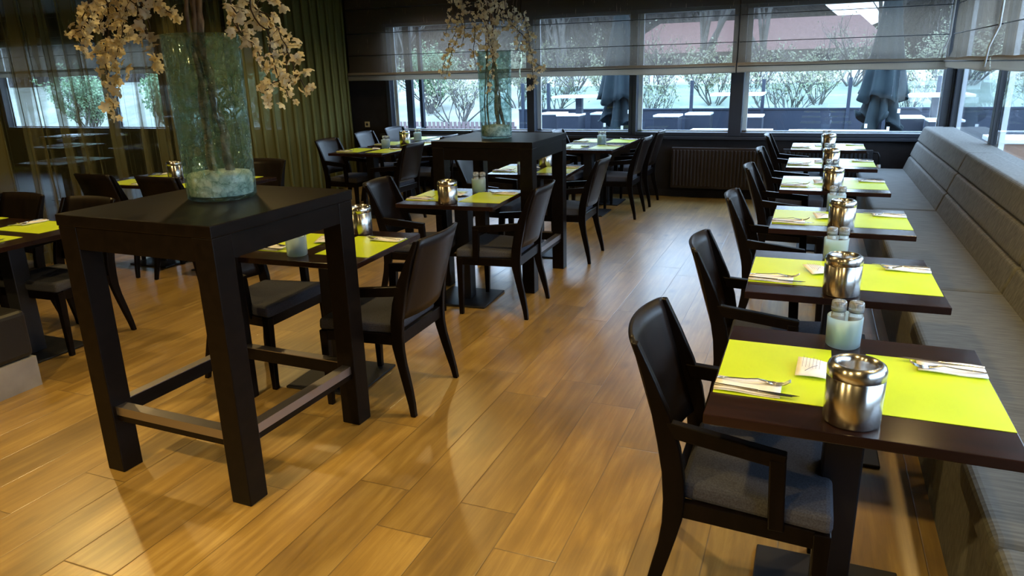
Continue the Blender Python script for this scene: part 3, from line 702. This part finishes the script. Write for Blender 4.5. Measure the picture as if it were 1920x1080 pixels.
# vases and blossom branches
def vase(x, y, r0, r1, h, label, blabel, seed, sand_h):
    z = 1.1095
    t = thing('glass_vase', label, 'vase', (x, y, z), 0, 'crackled glass vases on the high tables')
    rt = .006
    MB().lathe([(0, 0), (r0-.01, 0), (r0, .008), ((r0+r1)/2, h*.5), (r1, h-.004), (r1-.003, h), (r1-rt, h-.004), ((r0+r1)/2-rt, h*.5), (r0-rt, .016), (0, .014)], 56).build('vase_glass', vase_glass, t)
    random.seed(seed)
    rr = r0-rt-.004
    MB().lathe([(0, .016), (rr-.004, .016), (rr, .022), (rr+.001, sand_h-.01), (rr-.006, sand_h), (rr*.5, sand_h+.008), (0, sand_h+.012)], 40).build('sand_fill', sand, t)
    return t
vase(-2.305, 2.37, .139, .150, .655, 'large crackled glass vase with white sand on the nearer high table', '', 3, .105)
vase(-2.215, 5.12, .118, .125, .625, 'large crackled glass vase with white sand on the farther high table', '', 4, .09)

def blossom(mb, cmb, p, size, rnd):
    # five cupped petals around a random axis
    ax = Vector((rnd.uniform(-1, 1), rnd.uniform(-1, 1), rnd.uniform(-1, .6))).normalized()
    a = ax.orthogonal().normalized(); b_ = ax.cross(a); ph = rnd.uniform(0, 6)
    for k in range(5):
        g = ph+k*2*pi/5; d = a*cos(g)+b_*sin(g); e = a*-sin(g)+b_*cos(g)
        vs = [p, p+d*size*.45+e*size*.42+ax*size*.22, p+d*size*.95+e*size*.22+ax*size*.42, p+d*size*1.02+ax*size*.50, p+d*size*.95-e*size*.22+ax*size*.34, p+d*size*.45-e*size*.42+ax*size*.22, p+d*size*.6+ax*size*.12]
        mb.add(vs, [(0, 1, 6), (1, 2, 6), (2, 3, 6), (3, 4, 6), (4, 5, 6), (5, 0, 6)], True)
    cmb.add([p+ax*size*.35+a*.003, p+ax*size*.35-a*.003, p+b_*.004+ax*size*.15, p+ax*size*.5], [(0, 1, 2), (1, 2, 3), (0, 2, 3), (0, 1, 3)])
def spray(parent, pts, dens, spread, rnd, size=.021, wob=.02):
    base = Vector(parent.location)
    pts = [Vector(p)-base for p in pts]
    # resample with wobble
    P = []
    for i in range(len(pts)-1):
        n = max(2, int((pts[i+1]-pts[i]).length/.03))
        for k in range(n): P.append(pts[i].lerp(pts[i+1], k/n)+Vector((rnd.uniform(-1, 1), rnd.uniform(-1, 1), rnd.uniform(-1, 1)))*wob*.3)
    P.append(pts[-1]); tw = MB(); m = len(P)
    tw.tube(P, [.0042*(1-.7*i/m)+.0008 for i in range(m)], 5)
    mb, cm = MB(), MB()
    for i, p in enumerate(P):
        if dens[0] > i/m: continue
        for _ in range(int(dens[1]*1.7+rnd.random())):
            q = p+Vector((rnd.gauss(0, 1), rnd.gauss(0, 1), rnd.gauss(0, 1)))*spread
            blossom(mb, cm, q, size*rnd.uniform(.7, 1.25), rnd)
            if rnd.random() < .6: tw.tube([p, q], .001, 3, cap=False)
    t = tw.build('twig', twig_m, parent); nf = len(mb.f); mb.add(cm.v, cm.f); mb.build('blossoms', petal, t, mat2=pistil, n2=nf)
def branch(name_label, base, top, stems, sprays, seed, size=.021):
    t = thing('blossom_branch', name_label, 'branch', base, 0, 'artificial blossom branches in the vases')
    B = Vector(base); rnd = random.Random(seed)
    for st in stems:
        mb = MB(); P = [Vector(p)-B for p in st['p']]; Q = []
        for i in range(len(P)-1):
            for k in range(6): Q.append(P[i].lerp(P[i+1], k/6)+Vector((sin((i*6+k)*1.1), cos((i*6+k)*.9), 0))*.004)
        Q.append(P[-1]); m = len(Q)
        mb.tube(Q, [st['r']*(1-.45*i/m)*(1+.18*sin(i*2.3)) for i in range(m)], 9); mb.build('stem', bark, t)
    for s in sprays: spray(t, s[0], s[1], s[2], rnd, size)
    return t
# nearer vase
def A(px, py, Y=2.37): return tuple(at(px, py, Y))
z0 = 1.13
b1 = (-2.30, 2.37, z0)
stems = [dict(p=[(-2.33, 2.37, z0), (-2.335, 2.36, 1.35), (-2.35, 2.38, 1.55), (-2.33, 2.37, 1.75), (-2.31, 2.37, 1.95), (-2.30, 2.37, 2.32)], r=.017),
         dict(p=[(-2.255, 2.39, z0), (-2.27, 2.39, 1.35), (-2.30, 2.39, 1.55), (-2.315, 2.38, 1.75), (-2.30, 2.39, 1.95), (-2.29, 2.37, 2.32)], r=.020),
         dict(p=[(-2.30, 2.34, z0), (-2.31, 2.35, 1.5), (-2.33, 2.34, 1.85), (-2.29, 2.36, 2.3)], r=.010)]
tp = (-2.30, 2.37, 2.28)
sprays = []
def S(mid, pts, Y, d=(.25, 2.2), sp=.026):
    P = [tp, (tp[0]*.5+mid[0]*.5, (tp[1]+mid[1])/2, max(tp[2], mid[2])+.04), mid]+[A(x, y, Y) for x, y in pts]
    sprays.append((P, d, sp))
S((-2.86, 2.30, 2.10), [(205, 10), (205, 60), (195, 100), (200, 150), (212, 175), (212, 212)], 2.34, (.34, 3.1), .026)
S((-2.84, 2.36, 2.14), [(235, 5), (232, 50), (222, 95), (215, 130)], 2.36, (.34, 3.2), .028)
S((-2.96, 2.42, 2.06), [(165, 5), (150, 55), (135, 70)], 2.42, (.45, 2.2), .020)
S((-2.95, 2.5, 2.10), [(190, 0), (170, 45), (160, 90)], 2.5, (.45, 2.2), .022)
S((-2.74, 2.25, 2.12), [(255, 10), (270, 40), (280, 75)], 2.25, (.45, 2.6), .020)
S((-2.62, 2.45, 2.12), [(290, -10), (305, 15), (322, 25)], 2.45, (.5, 2.6), .016)
S((-2.72, 2.45, 2.12), [(275, 30), (290, 80), (296, 125)], 2.45, (.93, 2.4), .011)
S((-2.08, 2.30, 2.12), [(430, -5), (437, 30), (450, 60)], 2.30, (.45, 2.2), .017)
S((-1.96, 2.40, 2.08), [(465, 5), (500, 30), (520, 55), (540, 100), (555, 140), (572, 165)], 2.40, (.38, 2.3), .022)
S((-1.98, 2.50, 2.08), [(480, 15), (505, 50), (528, 80), (540, 120), (540, 180)], 2.50, (.38, 1.8), .022)
S((-2.05, 2.24, 2.10), [(450, 60), (475, 85), (490, 110), (485, 120)], 2.24, (.6, 1.8), .019)
S((-2.02, 2.36, 2.08), [(470, 20), (500, 60), (520, 150), (490, 172), (505, 185)], 2.36, (.72, 1.2), .018)
S((-2.02, 2.46, 2.10), [(520, -10), (530, 10)], 2.46, (.4, 1.6), .016)
S((-2.2, 2.2, 2.25), [(380, -60), (370, -30)], 2.2, (.5, 2), .02)
branch('cream blossom branch drooping from the vase on the nearer high table', b1, tp, stems, sprays, 11, .0205)
# farther vase
sprays = []; z0 = 1.13; tp = (-2.24, 5.12, 2.36); b2 = (-2.215, 5.12, z0)
stems = [dict(p=[(-2.20, 5.12, z0), (-2.20, 5.11, 1.45), (-2.225, 5.13, 1.75), (-2.24, 5.12, 2.36)], r=.018),
         dict(p=[(-2.15, 5.14, z0), (-2.19, 5.13, 1.4), (-2.215, 5.12, 1.75), (-2.23, 5.12, 2.36)], r=.013),
         dict(p=[(-2.27, 5.1, z0), (-2.27, 5.1, 1.45), (-2.255, 5.11, 1.8), (-2.25, 5.12, 2.3)], r=.007),
         dict(p=[(-2.30, 5.1, z0), (-2.285, 5.1, 1.5), (-2.25, 5.11, 2.2)], r=.005)]
def S2(mid, pts, Y, d, sp):
    P = [tp, mid]+[tuple(at(x, y, Y)) for x, y in pts]; sprays.append((P, (d[0], d[1]*.8), sp))
S2((-2.45, 5.1, 2.30), [(870, 25), (872, 55), (868, 75)], 5.05, (.35, 2.0), .028)
S2((-2.55, 5.0, 2.22), [(850, 20), (838, 50), (836, 62)], 5.0, (.55, 1.6), .022)
S2((-2.50, 5.2, 2.22), [(855, 60), (842, 85), (832, 120), (828, 143)], 5.15, (.55, 1.3), .018)
S2((-2.45, 5.2, 2.20), [(865, 60), (848, 90), (843, 115), (838, 135)], 5.2, (.55, 1.2), .018)
S2((-2.34, 5.0, 2.30), [(895, 15), (890, 60), (888, 100), (893, 130)], 4.98, (.3, 1.8), .022)
S2((-2.26, 4.95, 2.32), [(915, 15), (912, 50), (915, 80), (920, 100)], 4.93, (.2, 3.2), .026)
S2((-2.22, 5.0, 2.30), [(935, 10), (930, 50), (925, 85), (932, 105)], 4.98, (.2, 3.0), .026)
S2((-2.24, 5.2, 2.30), [(925, 0), (905, 20), (900, 60)], 5.25, (.2, 2.4), .032)
S2((-2.10, 5.1, 2.30), [(950, 5), (952, 25), (945, 45)], 5.1, (.2, 2.0), .026)
S2((-2.03, 5.1, 2.18), [(960, 45), (985, 30), (990, 60), (992, 85), (1000, 110), (1014, 130)], 5.1, (.42, 2.6), .018)
S2((-2.05, 5.2, 2.15), [(965, 50), (985, 70), (995, 105), (1000, 140), (998, 165)], 5.2, (.42, 1.8), .018)
S2((-2.10, 5.0, 2.20), [(955, 40), (972, 60), (970, 95)], 5.0, (.6, 1.0), .014)
S2((-2.25, 4.96, 2.1), [(925, 100), (922, 145), (912, 175)], 4.93, (.5, 1.6), .014)
S2((-2.30, 5.1, 2.30), [(880, 0), (862, 5), (855, 12)], 5.1, (.3, 1.6), .022)
branch('cream blossom branch drooping from the vase on the farther high table', b2, tp, stems, sprays, 12, .0185)

# ------------------------------------------------------------------ dark bench at the left edge
ob = thing('low_bench', 'black upholstered low bench on a pale grey plinth at lower left', 'bench', (-3.82, 2.41, 0))
MB().box((-2.4, -.55, 0), (0, 0, .17)).build('plinth', plinth_m, ob)
MB().box((-2.4, -.57, .172), (.0, .0, .44)).build('bench_cushion', ottoman_m, ob, bevel=.03, seg=3)

# ------------------------------------------------------------------ outside: terrace
ZG = 0.0
struct('floor_terrace', MB().box((-7.5, YB+.12, -.15), (8, 15.3, -.04)).box((XR+.15, -3, -.15), (8, YB+.12, -.04)), terr_m)
scr = thing('terrace_screen', 'dark low terrace screen topped by glass with slim posts', 'screen', (-5.9, 14.9, -.04))
MB().box((0, 0, 0), (11.5, .06, .80)).build('screen_panel', fence_m, scr)
MB().box((0, -.02, .80), (11.5, .08, .83)).build('screen_rail', post_m, scr)
for x in (-5.80, -5.22, -2.25, -.92, .57, 1.98, 3.4, 4.9):
    MB().box((x+5.9-.03, -.03, 0), (x+5.9+.03, .03, 1.36)).build('screen_post', post_m, scr)
MB().box((0, .0, .83), (11.5, .012, 1.28)).build('screen_glass', screen_glass, scr)
def bar_table(x, y, label):
    t = thing('terrace_bar_table', label, 'table', (x, y, -.04), 0, 'white topped terrace bar tables')
    MB().box((-.45, -.35, 1.10), (.45, .35, 1.14)).build('tabletop', white_top, t, bevel=.006)
    MB().box((-.06, -.06, 0), (.06, .06, 1.10)).build('pedestal', post_m, t)
    MB().box((-.25, -.25, 0), (.25, .25, .03)).build('base_plate', post_m, t)
bar_table(-4.22, 13.85, 'white-topped terrace bar table left of the left parasol')
bar_table(-1.30, 14.1, 'white-topped terrace bar table between the two parasols')
bar_table(1.70, 12.85, 'white-topped terrace bar table right of the right parasol')
def stool(x, y, label, w=.22):
    t = thing('terrace_stool', label, 'stool', (x, y, -.04), 0, 'cube stools on the terrace')
    MB().box((-w, -w, .30), (w, w, .765)).build('stool_body', stool_m, t, bevel=.01)
    MB().box((-w-.01, -w-.01, .765), (w+.01, w+.01, .80)).build('stool_cushion', white_top, t, bevel=.008)
    for sx in (-1, 1):
        for sy in (-1, 1): MB().box((sx*(w-.03)-.02, sy*(w-.03)-.02, 0), (sx*(w-.03)+.02, sy*(w-.03)+.02, .30)).build('leg', stool_m, t)
for x, y, l in ((-4.86, 14.2, 'leftmost pale-topped terrace stool under the left bar table'), (-4.36, 13.75, 'pale-topped terrace stool in front of left bar table'),
                (-3.80, 14.15, 'pale-topped terrace stool just left of the left parasol'), (-2.44, 13.5, 'pale-topped terrace stool right of the left parasol'),
                (-1.96, 14.0, 'pale-topped terrace stool left of the centre bar table'), (-1.02, 13.4, 'pale-topped terrace stool right of the centre bar table'),
                (1.35, 13.05, 'pale-topped terrace stool beside the right parasol'), (1.78, 12.4, 'pale-topped terrace stool before the right bar table')):
    stool(x, y, l)
def parasol(x, y, label, seed, cloth_w=1.0):
    t = thing('closed_parasol', label, 'parasol', (x, y, -.04), 0, 'closed parasols on the terrace')
    rnd = random.Random(seed); ph = rnd.random()*6
    MB().tube([(0, 0, 0), (0, 0, 3.0)], .028, 12).build('pole', post_m, t)
    MB().box((-.35, -.35, 0), (.35, .35, .07)).build('parasol_base', fence_m, t)
    def fold(z0, z1, r0, r1, n, amp, hem):
        def fn(u, v):
            a = 2*pi*u; zz = z0+(z1-z0)*v; k = cos(n*a+ph)
            r = (r0+(r1-r0)*v**1.2)*(1+amp*v*k)+.01
            if v > .999: zz += hem*abs(sin(n*a/2+ph))
            zz += (hem*.9*cos(n*a*.5+ph*2))*v**4
            return (r*cos(a), r*sin(a)*.8, zz)
        return fn
    MB().grid(73, 14, fold(2.9, 1.08, .05, .29*cloth_w, 8, .22, .06)).build('canopy', parasol_m, t, solid=.006)
    MB().grid(65, 12, fold(2.0, .62, .06, .23*cloth_w, 7, .52, .20)).build('inner_folds', parasol_m, t, solid=.006)
    for tx, tz in ((-.19, .74), (.10, .70), (.21, .95)):
        tb = MB().box((tx-.018, -.235, tz-.03), (tx+.018, -.215, tz+.03)).build('corner_tab', white_plastic, t); tb['label'] = 'small white corner tab'
    MB().tube([(.23, 0, 1.55), (.0, -.21, 1.53), (-.23, 0, 1.55), (0, .21, 1.55), (.23, 0, 1.55)], .012, 6).build('tie_strap', post_m, t)
parasol(-2.97, 12.0, 'closed dark green parasol outside behind the second back window', 2, 1.06)
parasol(.90, 12.0, 'closed dark green parasol outside the right back window', 5, 1.0)
def planter_frame(x, y, w, d, label):
    t = thing('terrace_planter', label, 'planter', (x, y, -.04), 0, 'pale rimmed terrace planters')
    MB().box((0, 0, 0), (w, d, .66)).build('planter_box', fence_m, t)
    r = MB(); r.box((-.02, -.02, .66), (w+.02, .06, .69)).box((-.02, d-.06, .66), (w+.02, d+.02, .69)).box((-.02, .06, .66), (.06, d-.06, .69)).box((w-.06, .06, .66), (w+.02, d-.06, .69))
    r.build('planter_rim', white_top, t)
planter_frame(-1.72, 10.9, 1.15, .9, 'low dark planter with pale rim outside, left of centre mullion')
planter_frame(-.30, 10.9, 1.25, .8, 'low dark planter with pale rim outside the right back window')
# things seen through the right windows
pb_ = thing('terracotta_planter', 'terracotta block with pale top outside the right window', 'planter', (2.35, 10.9, -.04))
MB().box((-.25, -.3, 0), (.25, .3, .62)).build('planter_body', orange_m, pb_, bevel=.01)
MB().box((-.28, -.33, .62), (.28, .33, .68)).build('planter_lid', white_top, pb_, bevel=.01)
sc2 = thing('terrace_screen', 'dark low terrace screen seen through the right-hand windows', 'screen', (5.6, -2, -.04))
MB().box((0, 0, 0), (.06, 16.8, .80)).build('screen_panel', fence_m, sc2)
for y in (0, 2, 4, 6, 8, 10, 12, 14, 16): MB().box((-.03, y-.03, 0), (.03, y+.03, 1.36)).build('screen_post', post_m, sc2)

# ------------------------------------------------------------------ outside: garden
def bank(u, v):
    x = -40+80*u; y = 15.2+45*v
    z = -.12+1.5*min(1, max(0, (y-15.5)/9))**.8+.12*sin(x*.7)*sin(y*.5)*min(1, v*4)
    return (x, y, z)
struct('ground_bank', MB().grid(60, 40, bank), lawn)
NT = make_table(); NT['group'] = 'added tables beyond the curtain'  # tables added in the room behind the glass
for i_, (x, y) in enumerate(((-9.6, 7.1), (-11.3, 9.0-.45), (-7.75, 5.7))):
    lab = ['added dark table beyond the sheer curtain, middle of three', 'added dark table beyond the curtain, nearest its window', 'added dark table beyond the curtain, nearest the glass partition'][i_]
    nt_ = place(NT, STATE, lab, (x, y, 0), 0, 'added tables beyond the curtain')
    cl = MB().box((-.20, -.15, 0), (.20, .15, .004)).build('glint_sheet', paper); tag(cl, 'white glint sheet on the ' + lab, 'placemat', 'white glint sheets beyond the curtain'); cl.location = (x-.1, y, .7505)  # white sheet puts the glint of the tabletop into colour
struct('ground_lawn', MB().box((-40, -20, -.4), (-7.5, 15.3, -.12)).box((8, -20, -.4), (40, 15.3, -.12)), lawn)
def shrub_mesh(seed, h, n, leafy, leafmat, w=.8):
    rnd = random.Random(seed); mb = MB(); lf = MB()
    def grow(p, d, L_, r, lev):
        q = p; pts = [p]
        for k in range(3):
            d = (d+Vector((rnd.uniform(-1, 1), rnd.uniform(-1, 1), rnd.uniform(-.3, .7)))*.32).normalized(); q = q+d*L_/3; pts.append(q)
        mb.tube(pts, [r, r*.85, r*.7, r*.5], 4, cap=False)
        if leafy and lev >= 2:
            for _ in range(leafy):
                c = pts[rnd.randint(1, 3)]+Vector((rnd.uniform(-1, 1), rnd.uniform(-1, 1), rnd.uniform(-1, 1)))*.09; s = rnd.uniform(.025, .05)
                a = Vector((rnd.uniform(-1, 1), rnd.uniform(-1, 1), rnd.uniform(-1, 1))).normalized()*s; b2_ = a.orthogonal().normalized()*s*.6
                lf.add([c-a, c+b2_, c+a, c-b2_], [(0, 1, 2, 3)])
        if lev < 3:
            for _ in range(3 if lev else 3):
                grow(pts[rnd.randint(1, 3)], (d+Vector((rnd.uniform(-1, 1), rnd.uniform(-1, 1), rnd.uniform(-.2, .6)))*.75).normalized(), L_*.68, r*.55, lev+1)
    for _ in range(n):
        a = rnd.uniform(0, 2*pi); grow(Vector((cos(a)*.1, sin(a)*.1, 0)), Vector((cos(a)*w, sin(a)*w, 1.1)).normalized(), h*.42, .012*h, 0)
    return mb, lf
def make_shrub(name, label, cat, seed, h, n, leafy, leafmat, grp, w=.8):
    mb, lf = shrub_mesh(seed, h, n, leafy, leafmat, w); t = thing(name, label, cat, (0, 0, 0), 0, grp)
    mb.build('branches', twig_pale, t)
    if lf.v: lf.build('foliage', leafmat, t)
    return t
SH = [make_shrub('bare_shrub', 'x', 'shrub', 31, 2.0, 9, 2, leaf_pale, 'g'), make_shrub('budding_shrub', 'x', 'shrub', 32, 2.0, 9, 6, leaf_pale, 'g'), make_shrub('bare_shrub', 'x', 'shrub', 33, 2.2, 10, 1, leaf_pale, 'g')]
rnd = random.Random(5)
def ground_z(y): return -.12+1.5*min(1, max(0, (y-15.5)/9))**.8
n_ = 0
for k in range(22):
    x = -13.5+k*.85+rnd.uniform(-.15, .15); y = 17.0+(k % 3)*2.3+rnd.uniform(-.2, .2)
    o = place(SH[k % 3], STATE, ['bare twiggy shrub on the bank beyond the terrace screen', 'pale green budding shrub on the bank beyond the screen', 'tall bare tangled shrub on the bank beyond the screen'][k % 3], (x, y, ground_z(y)-.05), rnd.uniform(0, 6), ['bare shrubs on the bank', 'budding shrubs on the bank', 'tall bare shrubs on the bank'][k % 3])
    s = rnd.uniform(.75, 1.0); o.scale = (s, s, s)
EV = make_shrub('evergreen_shrub', 'dense green evergreen shrub outside the left back window', 'shrub', 41, 2.3, 12, 16, leaf_green, None, .5)
if 'group' in EV: del EV['group']
for k_, (x, y) in enumerate(((-15.0, 14.0), (-19.8, 15.6), (-12.2, 14.9))):  # shrubs added as the green in the windows behind the curtain
    o = dup(EV); o.location = (x, y, -.12); o.rotation_euler = (0, 0, k_*1.3); o.scale = (.9, .9, 1.0); o['label'] = 'added green evergreen shrub glimpsed through the sheer curtain'; o['group'] = 'evergreens beyond the curtain'
EV.location = (-9.9, 18.3, .5); EV.scale = (.72, .72, .85)
TR = [make_shrub('bare_tree', 'x', 'tree', 51, 8.5, 4, 2, leaf_pale, 'g', .35), make_shrub('evergreen_tree', 'x', 'tree', 52, 7.0, 6, 10, leaf_green, 'g', .4)]
for k, (x, y, w) in enumerate(((-20, 29, 0), (-14.5, 24.5, 1), (-11, 32, 0), (-8.2, 25, 0), (-4.4, 31, 0), (-1.6, 25.5, 0), (7.5, 26, 1), (12.5, 31, 0), (2.2, 35, 0))):
    o = place(TR[w], STATE, ['tall bare tree beyond the bank, seen through the blinds', 'leafy green tree beyond the bank, seen through the blinds'][w], (x, y, 1.2), rnd.uniform(0, 6), ['bare trees beyond the bank', 'green trees beyond the bank'][w])
    s = rnd.uniform(.85, 1.15); o.scale = (s, s, s)
# woodland behind everything
def wood(u, v):
    a = radians(28+124*u); R_ = 52+2.2*sin(u*31)+1.5*sin(u*77+v*5)
    top = 9-2.6*math.exp(-((u-.492)/.022)**2)-2.5*math.exp(-((u-.40)/.012)**2)+1.6*sin(u*23)+1.1*sin(u*61+1)+.6*sin(u*131)
    return (R_*cos(a)*(1-.10*v*v), R_*sin(a)*(1-.10*v*v)+1.2*sin(u*90+v*9), -1+top*v)
wd = MB().grid(260, 22, wood).build('distant_woodland', noise_color(mat('bare_woodland', (.08, .075, .075), .95), 1.6, (.040, .040, .043), (.125, .115, .118), (2.5, 2.5, .5), detail=9, bump=.8, dist=.6))
tag(wd, 'belt of bare grey woodland behind the house and garden', 'woodland', kind='stuff')
# hedge of brown pickets at the left
pk = thing('picket_fence', 'low reddish picket fence outside the left back window', 'fence', (-10.5, 15.2, -.12))
r_ = MB()
for k in range(40): r_.box((k*.11, 0, 0), (k*.11+.07, .02, .62))
r_.build('pickets', mat('weathered_pickets', (.17, .12, .12), .8), pk)
MB().box((0, .02, .45), (4.4, .05, .52)).build('fence_rail', MATS['weathered_pickets'], pk)
# house with a red roof
hs = thing('house', 'house with a long red tiled roof seen through the blinds', 'house', (-9.3, 38, 1.0))
MB().box((0, 0, 0), (12, 7, 1.3)).build('house_wall', house_wall, hs)
MB().add([(-.4, -.5, 1.2), (12.4, -.5, 1.2), (11, 3.5, 2.8), (1.2, 3.5, 2.8), (-.4, 7.5, 1.2), (12.4, 7.5, 1.2)], [(0, 1, 2, 3), (3, 2, 5, 4), (0, 3, 4), (1, 5, 2)]).build('roof', roof_m, hs)
for x in (1.5, 4, 6.5, 9): MB().box((x, -.04, .3), (x+1, 0, 1.0)).build('window', fence_m, hs)

# ------------------------------------------------------------------ recessed lamps
lamp_metal = mat('lamp_trim', (.6, .6, .58), .4, metal=.6)
em = bpy.data.materials.new('lamp_glow'); em.use_nodes = True; bsdf(em).inputs['Emission Color'].default_value = (1, .72, .38, 1); bsdf(em).inputs['Emission Strength'].default_value = 12
DL = thing('ceiling_downlight', 'round recessed warm ceiling downlight', 'ceiling light', (0, 0, ZC), 0, 'recessed ceiling downlights')
MB().lathe([(.05, -.001), (.075, -.001), (.078, -.008), (.052, -.012), (.05, -.001)], 28).build('trim_ring', lamp_metal, DL)
MB().lathe([(0, -.003), (.05, -.003)], 24).build('lamp_disc', em, DL)
for i, (x, y, w) in enumerate(LAMPS):
    place(DL, STATE, 'round recessed warm ceiling downlight', (x, y, ZC), 0, 'recessed ceiling downlights')
    ld = bpy.data.lights.new('downlight', 'SPOT'); ld.energy = LAMP_W*w*4; ld.color = (1, .70, .27); ld.spot_size = radians(140); ld.spot_blend = .6; ld.shadow_soft_size = .045
    lo = bpy.data.objects.new('downlight', ld); C.objects.link(lo); lo.location = (x, y, ZC-.03)
